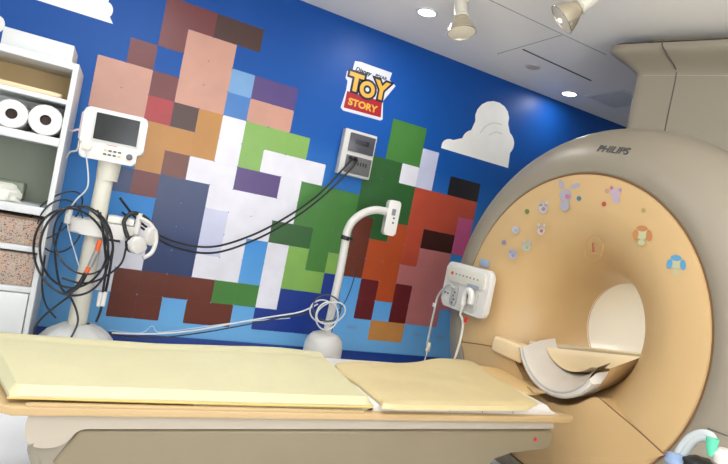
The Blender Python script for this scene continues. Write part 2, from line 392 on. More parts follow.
# electrical box on the wall
bxm = thing('wall_socket_box', (1.80, YW, 1.46), 'white wall-mounted socket box with grey flap panels below the logo sticker', 'socket box')
obj('housing', bx((1.80, YW-.035, 1.64), (.285, .07, .36), bev=.008), mat('box_grey_white', (204, 203, 200), .4), bxm)
gp = mat('smoked_grey_flap', (78, 78, 86), .3)
up_ = obj('upper_panel', bx((1.815, YW-.074, 1.725), (.225, .014, .145), bev=.004), gp, bxm)
obj('latch', bx((1.86, YW-.085, 1.735), (.022, .012, .04), bev=.003), dark, up_)
obj('recess', bx((1.80, YW-.082, 1.735), (.10, .004, .035), bev=.001), mat('recess_grey', (56, 57, 64), .4), up_)
lo_ = obj('lower_panel', bx((1.815, YW-.074, 1.55), (.225, .014, .14), bev=.004), mat('lower_flap_grey', (100, 101, 102), .35), bxm)
for i in range(4): obj('socket_hole', bx((1.81+i*.024, YW-.083, 1.565), (.012, .004, .03), bev=.001), dark, lo_)
for x in (1.735, 1.775):
    tag(obj('power_plug', lathe(B(), [(0, 0), (.016, 0), (.017, .03), (.009, .055), (0, .055)], zframe((x, YW-.082, 1.60), (0, -1, -.35)), 16), black),
        'small round black plug, %s of two plugged into the socket box' % ('left' if x < 1.75 else 'right'), 'plug', 'plugs in the socket box')
cab = mat('black_cable', (26, 28, 34), .4)
def cable(name, pts, r, m_, label, group=None, n=8, closed=False):
    return tag(obj(name, tube(B(), pts, r, 8, n, True, closed), m_), label, 'cable', group)
cable('power_cable', [V(1.735, YW-.13, 1.585), V(1.70, YW-.12, 1.53), at_y(318, 195, 3.9), at_y(285, 218, 3.85), at_y(250, 236, 3.8), at_y(210, 247, 3.75), at_y(170, 240, 3.7), at_y(140, 222, 3.62), at_y(120, 198, 3.56)], .0075, cab,
      'upper of two thin black cables sagging from the socket box to the monitor stand')
cable('power_cable', [V(1.775, YW-.13, 1.585), V(1.74, YW-.13, 1.51), at_y(322, 197, 3.88), at_y(288, 222, 3.83), at_y(252, 241, 3.78), at_y(212, 253, 3.73), at_y(172, 246, 3.68), at_y(142, 228, 3.60), at_y(122, 212, 3.56)], .0075, cab,
      'lower of two thin black cables sagging from the socket box to the monitor stand')

# ------------------------------------------------------------------ MRI gantry
GY, GZ = 2.137, .789
GM = lambda x=0: Matrix(((0, 0, 1, x), (1, 0, 0, GY), (0, 1, 0, GZ), (0, 0, 0, 1)))   # local xy -> world YZ, local z -> X
gan = thing('mri_scanner', (3.0, GY, ZF), 'huge round cream and greige MRI scanner gantry with open bore on the right', 'MRI scanner')
def clipfloor(bm):
    bmesh.ops.bisect_plane(bm, geom=bm.verts[:]+bm.edges[:]+bm.faces[:], plane_co=(0, 0, ZF+.002), plane_no=(0, 0, -1), clear_outer=True); return bm
XT, RB = 2.95, .285
prof = [(.822, 2.362), (.818, 2.352), (.80, 2.35), (.74, 2.35)]
for i in range(1, 25):
    a = PI/2*i/24
    prof.append((RB+.42*(1-math.sin(a)) , 2.35+(XT-2.35)*(1-math.cos(a))))
face = lathe(B(), prof, GM(), 128)
obj('front_cover', clipfloor(face), cream, gan, angle=50)
obj('seam_ring', clipfloor(lathe(B(), [(.815, 2.362), (.834, 2.362)], GM(), 128)), seam, gan)
ring = [(.833, 2.40), (.832, 2.36), (.84, 2.352)]
for i in range(1, 15):
    a = PI/2*i/14; ring.append((.86+.275*math.sin(a), 2.352+.27*(1-math.cos(a))))
ring += [(1.138, 2.68), (1.12, 2.70)]
obj('outer_ring', clipfloor(lathe(B(), ring, GM(), 128)), greige, gan, angle=50)
obj('rear_body', clipfloor(lathe(B(), [(1.11, 2.66), (1.11, 3.9), (1.0, 3.96), (RB+.02, 3.96)], GM(), 96)), greige, gan, angle=50)
borem = mat('bore_white', (240, 236, 226), .22)
obj('bore_liner', lathe(B(), [(RB, XT-.01), (RB, 3.7), (RB+.03, 3.96)], GM(), 96), borem, gan, angle=60)
obj('bore_rim', lathe(B(), [(RB+.004, XT-.012), (RB-.002, XT), (RB+.004, XT+.01)], GM(), 96), mat('rim_tan', (190, 150, 100), .5), gan)
# seams on the cream face: thin dark grooves
def face_line(name, pts, m_=seam, r=.0030, x=2.347, n=6):
    return obj(name, tube(B(), [V(x, p[0], p[1]) for p in pts], r, 6, n), m_, gan)
def fx(px, py): q = at_x(px, py, 2.349); return (q.y, q.z)
face_line('panel_seam', [fx(*p) for p in [(461, 342), (470, 343), (490, 346), (506, 350), (512, 354), (517, 364), (521, 372)]])
face_line('panel_seam', [fx(*p) for p in [(553, 402), (562, 405), (576, 404), (588, 399), (595, 397), (601, 399), (615, 411), (632, 425), (650, 441), (666, 456)]])
face_line('panel_seam', [fx(*p) for p in [(708, 428), (712, 430), (728, 436), (745, 441)]], gseam)
lowpts = [fx(*p) for p in [(461, 342), (470, 343), (490, 346), (506, 350), (512, 354), (517, 364), (524, 380), (536, 394), (549, 402), (562, 405), (576, 404), (588, 399), (595, 397), (601, 399), (615, 411), (632, 425), (650, 441), (664, 455)]]
aa = math.atan2(lowpts[-1][1]-GZ, lowpts[-1][0]-GY); ab = math.atan2(lowpts[0][1]-GZ, lowpts[0][0]-GY)
aa = aa if aa < 0 else aa-2*PI
for k in range(1, 24):
    a_ = aa+(ab-aa)*k/24; lowpts.append((GY+.806*math.cos(a_), max(ZF+.003, GZ+.806*math.sin(a_))))
LWM = Matrix(((0, 0, 1, 0), (1, 0, 0, 0), (0, 1, 0, 0), (0, 0, 0, 1)))
obj('lower_cover', slab(B(), lowpts, 2.346, 2.50, LWM, 0), cream, gan)
# circular emblem
e = [fx(594+9*math.cos(a)+1.5*math.sin(a), 248.5-13.5*math.sin(a)) for a in [2*PI*i/16 for i in range(16)]]
obj('emblem_outline', tube(B(), [V(2.349, *p) for p in e], .0016, 6, 4, True, True), mat('emblem_orange', (176, 128, 86), .5), gan)
face_line('emblem_mark', [fx(593.6, 243), fx(593.8, 252)], mat('emblem_brown', (132, 66, 40), .5), .006, n=2)
face_line('emblem_base', [fx(588.5, 251.8), fx(594, 253.6), fx(599.5, 255.2)], _m['emblem_orange'], .0022, n=2)
# maker's lettering on the greige ring
th = math.asin(.45); X_ = 2.352+.27*(1-math.cos(th)); q = at_x(614, 150.5, X_)
rad = V(0, q.y-GY, q.z-GZ); rl = rad.length; rad.normalize(); th = math.asin(min(.98, (rl-.86)/.275)); X_ = 2.352+.27*(1-math.cos(th))
q = V(X_, GY, GZ)+rad*rl
nrm = (rad*math.sin(th)*.9+V(-1, 0, 0)*math.cos(th)).normalized(); rtv = V(0, -rad.z, rad.y).normalized()
Mt = frame(q+nrm*.001, rtv, nrm.cross(rtv)); 
obj('maker_lettering', text_bm('PHILIPS', .056, Mt, .002, .0008, .1, 1.12), mat('lettering_grey', (70, 70, 74), .5), gan)
# neck up to the ceiling
def neck_ring(off, z, n=7):
    # plan of the neck: rounded quadrilateral, offset outwards
    pts = [V(2.98, 2.50, 0), V(3.52, 1.50, 0), V(4.1, 1.60, 0), V(4.1, 2.52, 0)]
    cen = V(3.6, 2.1, 0); out = []
    for i, p in enumerate(pts):
        a, b = (pts[i-1]-p).normalized(), (pts[(i+1) % 4]-p).normalized()
        bis = -(a+b).normalized(); pp_ = p+bis*off*1.3; r = .08+off*.35
        for k in range(n+1):
            t = k/n; s = pp_+a*r; e_ = pp_+b*r
            out.append(((1-t)**2*s+2*t*(1-t)*pp_+t*t*e_)+V(0, 0, z))
    return out
nb = B(); rings = []
for off, z in [(0, 1.55), (0, 2.40), (0, 2.415), (.012, 2.43), (.04, 2.455), (.085, 2.485), (.135, 2.51), (.165, 2.53), (.175, 2.545), (.172, 2.575)]:
    rings.append([nb.verts.new(p) for p in neck_ring(off, z)])
for p, q_ in zip(rings, rings[1:]):
    for i in range(len(p)): j = (i+1) % len(p); nb.faces.new([p[i], p[j], q_[j], q_[i]])
obj('ceiling_neck', nb, greige, gan, angle=50)
gb = B(); r0 = neck_ring(.155, 2.575); r1 = neck_ring(.15, 2.59)
v0 = [gb.verts.new(p) for p in r0]; v1 = [gb.verts.new(p) for p in r1]
for i in range(len(v0)): j = (i+1) % len(v0); gb.faces.new([v0[i], v0[j], v1[j], v1[i]])
gb.faces.new(v1)
nc = B(); w0 = [nc.verts.new(p) for p in neck_ring(-.04, 2.585)]; w1 = [nc.verts.new(p) for p in neck_ring(-.04, ZC)]
for i in range(len(w0)): j = (i+1) % len(w0); nc.faces.new([w0[i], w0[j], w1[j], w1[i]])
obj('neck_core', nc, greige, gan)
obj('ceiling_gap', gb, mat('gap_dark', (60, 48, 42), .8), gan)
# vertical seam on the neck front, following the flare
def on_neck(f, off, z):
    a, b = V(2.98, 2.50, 0), V(3.52, 1.50, 0); d = (b-a).normalized(); nrm = V(-d.y, d.x, 0)*-1
    if nrm.x > 0: nrm = -nrm
    return a+(b-a)*f+nrm*(off*.98+.001)+V(0, 0, z)
obj('neck_seam', tube(B(), [on_neck(.225, 0, 1.9), on_neck(.225, 0, 2.2), on_neck(.225, 0, 2.41), on_neck(.215, .035, 2.452), on_neck(.19, .083, 2.485), on_neck(.17, .133, 2.51), on_neck(.15, .170, 2.54), on_neck(.15, .17, 2.575)], .004, 6, 5), gseam, gan)
obj('flange_seam', tube(B(), [on_neck(.06, 0, 2.41), on_neck(.5, 0, 2.41), on_neck(.95, 0, 2.41)], .0025, 6, 4), mat('soft_seam', (168, 158, 146), .7), gan)

# bed rails and trough inside the bore, cradle on the front
def arcsweep(bm, stations, a0, a1, seg=28, thick=None):
    """stations: (x, cy, cz, r); closed shell between r and r-thick"""
    rows = []
    for x, cy, cz, r in stations:
        rows.append([bm.verts.new((x, cy+r*math.cos(a0+(a1-a0)*i/seg), cz+r*math.sin(a0+(a1-a0)*i/seg))) for i in range(seg+1)])
    for p, q2 in zip(rows, rows[1:]):
        for i in range(seg): bm.faces.new([p[i], p[i+1], q2[i+1], q2[i]])
    return bm
A0, A1 = math.radians(-24), math.radians(-150)
cra = thing('table_cradle', (2.42, 2.09, .38), 'white U-shaped docking cradle sticking out of the scanner mouth', 'cradle')
cm = mat('cradle_white', (208, 202, 192), .3)
obj('cradle_shell', arcsweep(B(), [(2.50, 2.11, .70, .30), (2.36, 2.07, .70, .300), (2.31, 2.05, .70, .297), (2.295, 2.045, .70, .290), (2.292, 2.045, .70, .278), (2.30, 2.05, .70, .268), (2.36, 2.075, .708, .252), (2.46, 2.11, .728, .236), (2.60, 2.137, .745, .227)], A0, A1), cm, cra, angle=60)
obj('cradle_skirt', arcsweep(B(), [(2.40, 2.08, .70, .298), (2.63, 2.137, .785, .352)], math.radians(-30), math.radians(-168)), cream, cra)
obj('cradle_lip', tube(B(), [V(2.30, 2.048+.268*math.cos(A0+(A1-A0)*i/20), .70+.268*math.sin(A0+(A1-A0)*i/20)) for i in range(21)], .006, 6, 2), mat('lip_grey', (176, 176, 172), .4), cra)
def cap_end(a):
    prof_ = [(2.36, 2.07, .300), (2.31, 2.05, .297), (2.292, 2.045, .284), (2.30, 2.05, .268), (2.46, 2.11, .238), (2.60, 2.137, .23), (2.60, 2.137, .30)]
    bm_ = B(); bm_.faces.new([bm_.verts.new((x, cy+r*math.cos(a), .70+r*math.sin(a))) for x, cy, r in prof_]); return bm_
obj('cradle_end', cap_end(A0), cm, cra); obj('cradle_end', cap_end(A1), cm, cra)
obj('bore_trough', arcsweep(B(), [(2.50, 2.137, .742, .221), (3.9, 2.137, .742, .221)], math.radians(-40), math.radians(-136)), mat('trough_cream', (232, 214, 176), .35), gan, angle=60)
obj('bore_rail', bx((3.18, 2.137+.215, .600), (1.5, .05, .03), bev=.006), mat('rail_cream', (222, 208, 176), .35), gan)
# raised block beside the cradle, highlight of the recess painted as lighter cream
obj('cradle_housing', bx((2.37, 2.43, .54), (.12, .26, .10), bev=.02, seg=3), mat('housing_highlight_cream', (232, 208, 166), .4), gan)

# small animal and dot stickers on the cream cover
def st_disc(bm, px, py, w_, h_, k, ang=0):
    pts = []
    for i in range(18):
        a = 2*PI*i/18; x, y = w_/2*math.cos(a), h_/2*math.sin(a)
        pts.append((px+x*math.cos(ang)-y*math.sin(ang), py+x*math.sin(ang)+y*math.cos(ang)))
    vs = []
    for X in (2.3488-.0007*k, 2.3495-.0007*k): vs.append([bm.verts.new((X, *fx_at(p, X))) for p in pts])
    bm.faces.new(vs[0]); bm.faces.new(vs[1][::-1])
    for i in range(18): bm.faces.new([vs[0][i], vs[0][(i+1) % 18], vs[1][(i+1) % 18], vs[1][i]])
def fx_at(p, X): q = at_x(p[0], p[1], X); return (q.y, q.z)
def sticker(name, label, parts_, group):
    lo = at_x(parts_[0][1], parts_[0][2], 2.349)
    t = thing(name, lo, label, 'sticker', group)
    for nm, px, py, w_, h_, k, ang, col in parts_:
        bm = B(); st_disc(bm, px, py, w_, h_, k, ang); obj(nm, bm, mat('st_%d_%d_%d' % col, [v*.88 for v in col], .5), t)
LV = (182, 178, 192); 
sticker('rabbit_sticker', 'large pale lilac rabbit sticker with long ears, biggest on the scanner face',
        [('body', 564.5, 206, 10, 10, 1, .2, LV), ('head', 565.5, 195.5, 12, 13, 2, 0, LV), ('ear', 561.5, 184.5, 5, 9, 1, -.2, LV), ('ear', 575, 186, 5, 11, 1, 1.2, LV), ('bow', 567.5, 196.5, 4.5, 5, 3, 0, (206, 122, 140))], 'animal stickers')
for (x, y, s, col, c2, lb) in [(543, 208.5, 1, (206, 200, 204), (170, 140, 150), 'small pale grey rabbit sticker with upright ears, left of the largest rabbit'),
                               (541, 230.5, .85, (214, 206, 200), (204, 110, 80), 'small white round animal sticker with an orange mark, below the grey rabbit'),
                               (515.5, 230, .8, (204, 206, 214), (176, 186, 206), 'pale blue-white round sticker, highest of the three at the far left'),
                               (526.5, 247, .85, (200, 208, 204), (170, 196, 110), 'pale sticker with a yellow-green centre, lower left on the cream face'),
                               (512.5, 255, .85, (196, 196, 216), (150, 156, 200), 'pale lilac round sticker, lowest at the left of the cream face')]:
    ps = [('head', x, y, 9*s, 10*s, 1, 0, col), ('mark', x+.5, y+.5, 4*s, 4*s, 2, 0, c2)]
    if s >= .85: ps += [('ear', x-2.5*s, y-5.5*s, 3*s, 6*s, 1, -.1, col), ('ear', x+3.5*s, y-5.0*s, 3*s, 6*s, 1, .3, col)]
    sticker('animal_sticker', lb, ps, 'animal stickers')
sticker('kitten_sticker', 'small lilac kitten-like sticker at the top right of the cream face', [('body', 616, 199, 8, 9, 1, 0, (200, 180, 200)), ('head', 615, 192.5, 10, 8, 2, 0, (200, 180, 204)), ('ear', 611.5, 188, 3.5, 4, 3, 0, (204, 130, 150)), ('ear', 620, 190, 3.5, 4, 3, 0, (180, 150, 190))], 'animal stickers')
for x, y, c1, c2, lb in [(642, 233.5, (206, 140, 84), (204, 206, 160), 'puppy sticker with orange-brown drooping ears on the cream face'), (676, 263, (96, 168, 210), (206, 202, 160), 'puppy sticker with blue drooping ears, nearest the right rim')]:
    sticker('puppy_sticker', lb, [('head', x, y, 12, 13, 1, 0, c2), ('ear', x-6.5, y+1, 6, 10, 2, .2, c1), ('ear', x+7, y+2, 6, 11, 2, -.1, c1), ('crown', x, y-5, 11, 6, 2, .1, c1), ('body', x-.5, y+9, 7, 6, 1, 0, c2)], 'animal stickers')
for x, y, c, lb in [(527, 211.5, (116, 150, 70), 'small green dot sticker on the cream face'), (579, 198.5, (80, 140, 160), 'small teal dot sticker beside the largest rabbit'), (604, 204, (196, 90, 76), 'small red dot sticker near the top of the cream face'),
                    (504, 242.5, (168, 156, 190), 'small violet dot sticker at the far left of the face'), (643.5, 210.5, (190, 170, 110), 'small olive dot sticker above the orange-eared puppy'), (607, 191, (210, 168, 140), 'faint peach dot sticker left of the kitten')]:
    bm = B(); st_disc(bm, x, y, 4.6, 5, 1); tag(obj('dot_sticker', bm, mat('dot_%d' % c[0], [v*.85 for v in c], .5)), lb, 'sticker', 'dot stickers')

# control panel on the left of the gantry
pcen = at_x(468, 289, 2.30)
cpn = thing('patient_connector_unit', (2.3, pcen.y, .62), 'white patient connector panel with buttons and ports at the left edge of scanner', 'control panel')
def cp(u, v, d=0): return V(2.30-d, pcen.y-u, pcen.z+v)    # u right, v up
CM = Matrix(((0, 0, -1, 2.30), (-1, 0, 0, pcen.y), (0, 1, 0, pcen.z), (0, 0, 0, 1)))   # local z towards -X
obj('housing', slab(B(), rrect(.47, .31, .04), -.015, .03, CM, .012, 3), white_pl, cpn)
obj('wall_bracket', slab(B(), rrect(.2, .16, .02, cx=.05), -.09, -.014, CM), greige, cpn)
obj('upper_strip', slab(B(), rrect(.41, .10, .02, cx=0, cy=.075), .03, .045, CM, .006, 2), ivory, cpn)
bt = [mat('btn_red', (208, 40, 46), .4), mat('btn_grey', (140, 142, 146), .4)]
for i in range(8): obj('button', lathe(B(), [(.011 if i == 0 else .006, 0), (.011 if i == 0 else .006, .006), (0, .007)], CM @ Matrix.Translation((-.14+i*.038+(0 if i == 0 else .01), .08, .044)), 14), bt[0] if i == 0 else bt[1], cpn, label='red button' if i == 0 else None)
obj('port_block', slab(B(), rrect(.07, .15, .03, cx=-.09, cy=-.065), .03, .04, CM, .004), mat('port_grey', (178, 178, 176), .4), cpn)
obj('port_block', slab(B(), rrect(.09, .16, .035, cx=.11, cy=-.06), .03, .036, CM, .004), mat('port_shade', (196, 194, 188), .4), cpn)
for i in range(5): obj('port_hole', lathe(B(), [(.006, 0), (.006, .003), (0, .003)], CM @ Matrix.Translation((-.09+(i % 2)*.012, -.02-i*.024, .04)), 12), dark, cpn)
for u in (-.20, -.165): obj('port_hole', lathe(B(), [(.006, 0), (.006, .003), (0, .003)], CM @ Matrix.Translation((u, -.065, .03)), 12), dark, cpn)
obj('label_plate', slab(B(), rrect(.12, .022, .004, cx=.10, cy=.03), .045, .047, CM), mat('plate_blue_grey', (150, 160, 176), .4), cpn)
hh = thing('nurse_call_handset', cp(.09, -.12, .04), 'white rounded hand bulb hooked on the connector panel', 'handset')
obj('grip', tube(B(), [cp(.05, -.10, .055), cp(.055, -.03, .06), cp(.09, .0, .062), cp(.12, -.02, .06), cp(.12, -.08, .055)], .022, 12, 8), white_pl, hh)
obj('strain_relief', tube(B(), [cp(.05, -.10, .055), cp(.035, -.17, .05)], [.014, .007], 10, 2), ivory, hh)
cable('white_cable', [cp(.035, -.17, .05), at_x(463, 324, 2.27), at_x(459, 345, 2.25), at_x(452, 366, 2.24)], .008, ivory, 'straight white cord hanging down from the hand bulb to the table')
tag(obj('red_clip', lathe(B(), [(.012, 0), (.012, .03), (0, .03)], zframe(at_x(465.2, 322, 2.27), (0, -.15, 1)), 14), bt[0]), 'tiny red band around the white cord below the panel', 'clip')
cable('grey_hose', [cp(-.07, -.02, .05), cp(-.12, .0, .06), cp(-.17, -.03, .06), at_x(438, 296, 2.25), at_x(434, 312, 2.25), at_x(430, 330, 2.25), at_x(427, 345, 2.25)], .008, mat('hose_grey', (176, 176, 172), .4), 'thin grey hose curving from the panel down past its left side')
tag(obj('hose_connector', lathe(B(), [(.008, 0), (.016, .01), (.016, .05), (.009, .07), (0, .07)], zframe(at_x(427, 352, 2.25), (0, -.12, 1)), 14), mat('connector_clear', (206, 200, 180), .3)), 'small translucent connector on the hose end left of the scanner', 'connector')
cable('white_cable', [at_x(424, 362, 2.25), at_x(426, 356, 2.25), at_x(427, 352, 2.25)], .004, ivory, 'short thin tube end below the translucent connector')
tag(obj('hose_tag', bx((0, 0, 0), (.006, .035, .03), Matrix.Translation(at_x(434, 305, 2.24)), .003), white_pl), 'small white tag clipped on the grey hose', 'tag')
tg = at_x(489, 262, 2.345)
tag(obj('info_label', bx((0, 0, 0), (.003, .09, .05), Matrix.Translation((2.3465, at_x(484, 263, 2.345).y, at_x(484, 263, 2.345).z)), .0005), mat('info_blue', (150, 166, 190), .5)), 'small pale blue and white label stuck above the connector panel', 'label')

# ------------------------------------------------------------------ patient table
tbl = thing('patient_table', (1.0, 2.13, ZF), 'long lowered scanner patient table running to the bore across the foreground', 'patient table')
YN, YFAR = 1.80, 2.47
# board with two prongs at the scanner end
bp_ = [(-.10, YN), (2.24, YN), (2.26, YN+.03), (2.16, YN+.09), (2.05, 2.13), (2.16, 2.40), (2.44, 2.24+.0), (2.47, 2.27), (2.40, YFAR), (-.22, YFAR), (-.20, 2.2), (-.14, YN+.03)]
bp_ = [(-.10, YN), (2.20, YN), (2.26, YN+.03), (2.16, YN+.08), (2.09, 1.95), (2.07, 2.13), (2.12, 2.30), (2.34, 2.36), (2.36, 2.40), (2.30, YFAR), (-.26, YFAR), (-.24, 2.2), (-.15, YN+.03)]
obj('board', slab(B(), bp_, .352, .380, None, .006, 3), wood, tbl)
obj('side_rail', bx((.5, YN+.012, .384), (1.14, .020, .010), bev=.004), wood, tbl)
# white upper band of the base with a dropped rounded end
band = [(-.055, .352), (2.13, .352), (2.135, .31), (.10, .306), (.075, .298), (.05, .262), (.03, .25), (-.01, .248), (-.045, .265), (-.058, .30)]
BM = Matrix(((1, 0, 0, 0), (0, 0, -1, 0), (0, 1, 0, 0), (0, 0, 0, 1)))
def bandm(poly, ya, yb, bev, seg=3): return slab(B(), poly, -yb, -ya, BM, bev, seg)
arcl = spline([V(p[0], p[1], 0) for p in [(.14, .306), (.10, .305), (.078, .294), (.06, .268), (.035, .251), (0, .246), (-.035, .254), (-.055, .28), (-.060, .32), (-.055, .352)]], 5)
band = [(-.055, .352), (2.13, .352), (2.135, .31)]+[(p.x, p.y) for p in arcl][:-1]
obj('upper_band', bandm(band, YN+.02, 2.44, .01), mat('band_offwhite', (176, 166, 150), .4), tbl)
low = [(.085, .300), (2.128, .304), (2.148, .285), (2.146, .226), (2.12, .207), (1.9, .200), (1.80, .188), (1.72, .13), (1.66, .04), (1.60, -.02), (.20, -.02), (.06, .10), (.03, .20)]
obj('side_panel', bandm(low, YN+.026, 2.43, .014), khaki, tbl)
obj('end_shell', bandm([(-.05, .30), (.10, .30), (.10, -.02), (.06, -.02), (-.0, .10), (-.045, .22)], YN+.035, 2.41, .03, 4), greige, tbl)
obj('pedestal', bx((.95, 2.13, -.07), (1.3, .42, .11), bev=.02), khaki, tbl)
obj('indicator', lathe(B(), [(.009, 0), (.009, .004), (0, .005)], zframe((2.03, YN+.026, .262), (0, -1, 0)), 16), bt[0], tbl, label='small red indicator dot')
# white tabletop under the right mattress
prof_t = [(1.06, .382), (1.10, .383), (1.12, .395), (1.135, .404), (1.16, .406), (1.9, .406), (1.96, .408), (2.02, .425), (2.045, .432), (2.07, .425), (2.11, .392), (2.14, .383), (2.16, .380), (2.16, .376), (1.06, .376)]
obj('table_top', bandm(prof_t, YN+.03, 2.44, .003, 2), white_pl, tbl)
for X in (1.32, 1.5, 1.68, 1.86): obj('scale_mark', bx((X, YN+.0295, .393), (.002, .002, .018)), gseam, tbl)

# left mattress: soft slab with raised border, a second thinner pad beneath
def soft(x0, x1, y0, y1, z0, top, nx=60, ny=24, fn=None):
    bm = B(); g = []
    for i in range(nx+1):
        row = []
        for j in range(ny+1):
            u, v = i/nx, j/ny; x = x0+(x1-x0)*u; y = y0+(y1-y0)*v
            ex = min(u, 1-u)*(x1-x0); ey = min(v, 1-v)*(y1-y0); e_ = min(ex, ey)
            rnd = 1-(1-min(1, e_/.022))**2
            z = z0+.012+(top-z0-.012)*rnd
            dx_, dz_ = fn(x, y) if fn else (0, 0)
            row.append(bm.verts.new((x+dx_, y, z+dz_*rnd)))
        g.append(row)
    lowr = [[bm.verts.new((g[i][j].co.x, g[i][j].co.y, z0)) for j in range(ny+1)] for i in range(nx+1)]
    for i in range(nx):
        for j in range(ny):
            bm.faces.new([g[i][j], g[i+1][j], g[i+1][j+1], g[i][j+1]])
            bm.faces.new([lowr[i][j], lowr[i][j+1], lowr[i+1][j+1], lowr[i+1][j]])
    for i in range(nx):
        bm.faces.new([g[i][0], lowr[i][0], lowr[i+1][0], g[i+1][0]]); bm.faces.new([g[i][ny], g[i+1][ny], lowr[i+1][ny], lowr[i][ny]])
    for j in range(ny):
        bm.faces.new([g[0][j], g[0][j+1], lowr[0][j+1], lowr[0][j]]); bm.faces.new([g[nx][j], lowr[nx][j], lowr[nx][j+1], g[nx][j+1]])
    return bm
def lf(x, y):
    n_ = noise.noise(V(x*2.2, y*4, 1))*.004+noise.noise(V(x*9, y*9, 3))*.0012
    ridge = .006*math.exp(-((y-2.36)/.018)**2)-.004*math.exp(-((y-2.325)/.02)**2)
    lift = .020*max(0, min(1, (x-.35)/.5))*max(0, min(1, (y-2.0)/.3)) * (1-.4*max(0, min(1, (x-.9)/.3)))
    return (-.17*(y-1.82)/.6*max(0, 1-(x+.1)/.5), n_+ridge+lift)
mt_ = thing('long_mattress', (.5, 2.11, .38), 'long pale yellow mattress on the left half of the patient table', 'mattress')
obj('upper_pad', soft(-.115, 1.115, 1.822, 2.42, .395, .432, fn=lf), foam, mt_)
obj('lower_pad', soft(.42, 1.12, 1.83, 2.41, .381, .396), foam, mt_)
obj('edge_piping', tube(B(), [V(-.12, 1.824, .398), V(.5, 1.819, .397), V(1.11, 1.819, .399)], .004, 6, 8), mat('piping_gold', (206, 176, 104), .5), mt_)
# right mattress
poly_r = [at_z(*p, .43) for p in [(336, 362), (400, 362), (440, 360), (466, 361), (478, 365), (492, 374), (522, 391), (540, 402), (533, 404), (518, 406), (465, 405.5), (391, 404), (380, 398), (360, 382)]]
def pad(poly, z0, z1, jit=.002, bev=.012):
    t = B(); q = spline([V(p.x, p.y, 0) for p in poly], 3, True)
    slab(t, [(p.x, p.y) for p in q], z0, z1, None, bev, 3)
    return t
def fan_pad(poly, z0, z1, fn, rings_=14, rnd=.02):
    q = spline([V(p.x, p.y, 0) for p in poly], 6, True); c = sum(q, V(0, 0, 0))/len(q); bm = B(); rows = []
    rows.append([bm.verts.new((p.x, p.y, z0)) for p in q]); rows.append([bm.verts.new((p.x, p.y, z0+(z1-z0)*.4)) for p in q])
    for k in range(rings_):
        t = k/rings_; s = 1-.03-t*.97 if k else .985
        row = []
        for p in q:
            w_ = c+(p-c)*s; row.append(bm.verts.new((w_.x, w_.y, (z0+(z1-z0)*(.8 if k == 0 else 1))+fn(w_.x, w_.y)*(0 if k == 0 else 1))))
        rows.append(row)
    for a_, b_ in zip(rows, rows[1:]):
        for i in range(len(q)): j = (i+1) % len(q); bm.faces.new([a_[i], a_[j], b_[j], b_[i]])
    cv = bm.verts.new((c.x, c.y, z1+fn(c.x, c.y)))
    for i in range(len(q)): bm.faces.new([rows[-1][i], rows[-1][(i+1) % len(q)], cv])
    bm.faces.new(rows[0][::-1]); return bm
def rf(x, y):
    return noise.noise(V(x*3, y*5, 5))*.008+noise.noise(V(x*12, y*12, 8))*.002+.016*max(0, min(1, (y-2.15)/.2))*max(0, min(1, (x-1.5)/.3))
tag(obj('head_mattress', fan_pad(poly_r, .407, .432, rf), sheet), 'straw-yellow wrinkled mattress pad on the scanner end of the table', 'mattress')
ptri = [at_z(*p, .40) for p in [(468, 365), (500, 368), (524, 371), (534, 379), (546, 388), (532, 392), (505, 386)]]
tag(obj('side_cushion', fan_pad(ptri, .382, .402, lambda x, y: noise.noise(V(x*6, y*6, 2))*.004, 8), mat('cushion_tan', (222, 190, 134), .55, .1, 30)), 'thin tan cushion on far side of the table by the scanner', 'cushion')
tag(obj('brown_wedge', slab(B(), [(p.x, p.y) for p in [at_z(*q, .41) for q in [(527, 386), (550, 388), (553, 390), (549, 392.5), (534, 392.5)]]], .403, .412, None, .003), wood), 'flat beige board tip poking out beyond the tan cushion', 'board')

# ------------------------------------------------------------------ shelf unit on the left
SA = math.radians(-2); so = V(-.185, 3.42, 0)
SM = Matrix.Translation(so) @ Matrix.Rotation(SA, 4, 'Z')      # local x<0 to the left, y into the shelf
sh = thing('shelf_unit', SM @ V(-.45, .19, ZF), 'white open shelf unit with compartments at the left, beside monitor stand', 'shelf')
shw = mat('shelf_white', (206, 209, 210), .4); shin = mat('shelf_back_beige', (196, 168, 120), .6); shg = mat('shelf_back_greygreen', (134, 140, 126), .6)
W = .92
obj('side_board', bx((-.0135, .19, (1.655+ZF)/2), (.027, .38, 1.655-ZF), SM, .002), shw, sh)
obj('side_board', bx((-W+.0135, .19, (1.655+ZF)/2), (.027, .38, 1.655-ZF), SM, .002), shw, sh)
for z0, z1, nm in ((1.618, 1.655, 'top_board'), (1.425, 1.45, 'shelf_board'), (1.19, 1.235, 'shelf_board'), (.80, .845, 'shelf_board'), (.595, .625, 'shelf_board'), (.37, .40, 'shelf_board'), (ZF+.02, ZF+.05, 'bottom_board')):
    obj(nm, bx((-W/2, .19 if nm != 'top_board' else .188, (z0+z1)/2), (W-.054, .376, z1-z0), SM, .002), shw, sh)
obj('back_board', bx((-W/2, .372, 1.535), (W-.054, .012, .17), SM), shin, sh)
obj('back_board', bx((-W/2, .372, .66), (W-.054, .012, 1.12), SM), shg, sh)
obj('back_board', bx((-W/2, .372, 1.33), (W-.054, .012, .19), SM), shw, sh)
dr = obj('drawer', bx((-W/2, .18, .19), (W-.062, .38, .35), SM, .006), shw, sh)
def s2(px, py, dy=0):      # photo point -> shelf local (x, z) on plane local y=dy
    Mi = SM.inverted(); o = Mi @ CAM
    dx, dyp = px-364, py-232
    r = Mi.to_3x3() @ (FW*FPX+RT*(dx*cr+dyp*sr)-UP*(-dx*sr+dyp*cr)); q = o+r*((dy-o.y)/r.y); return q
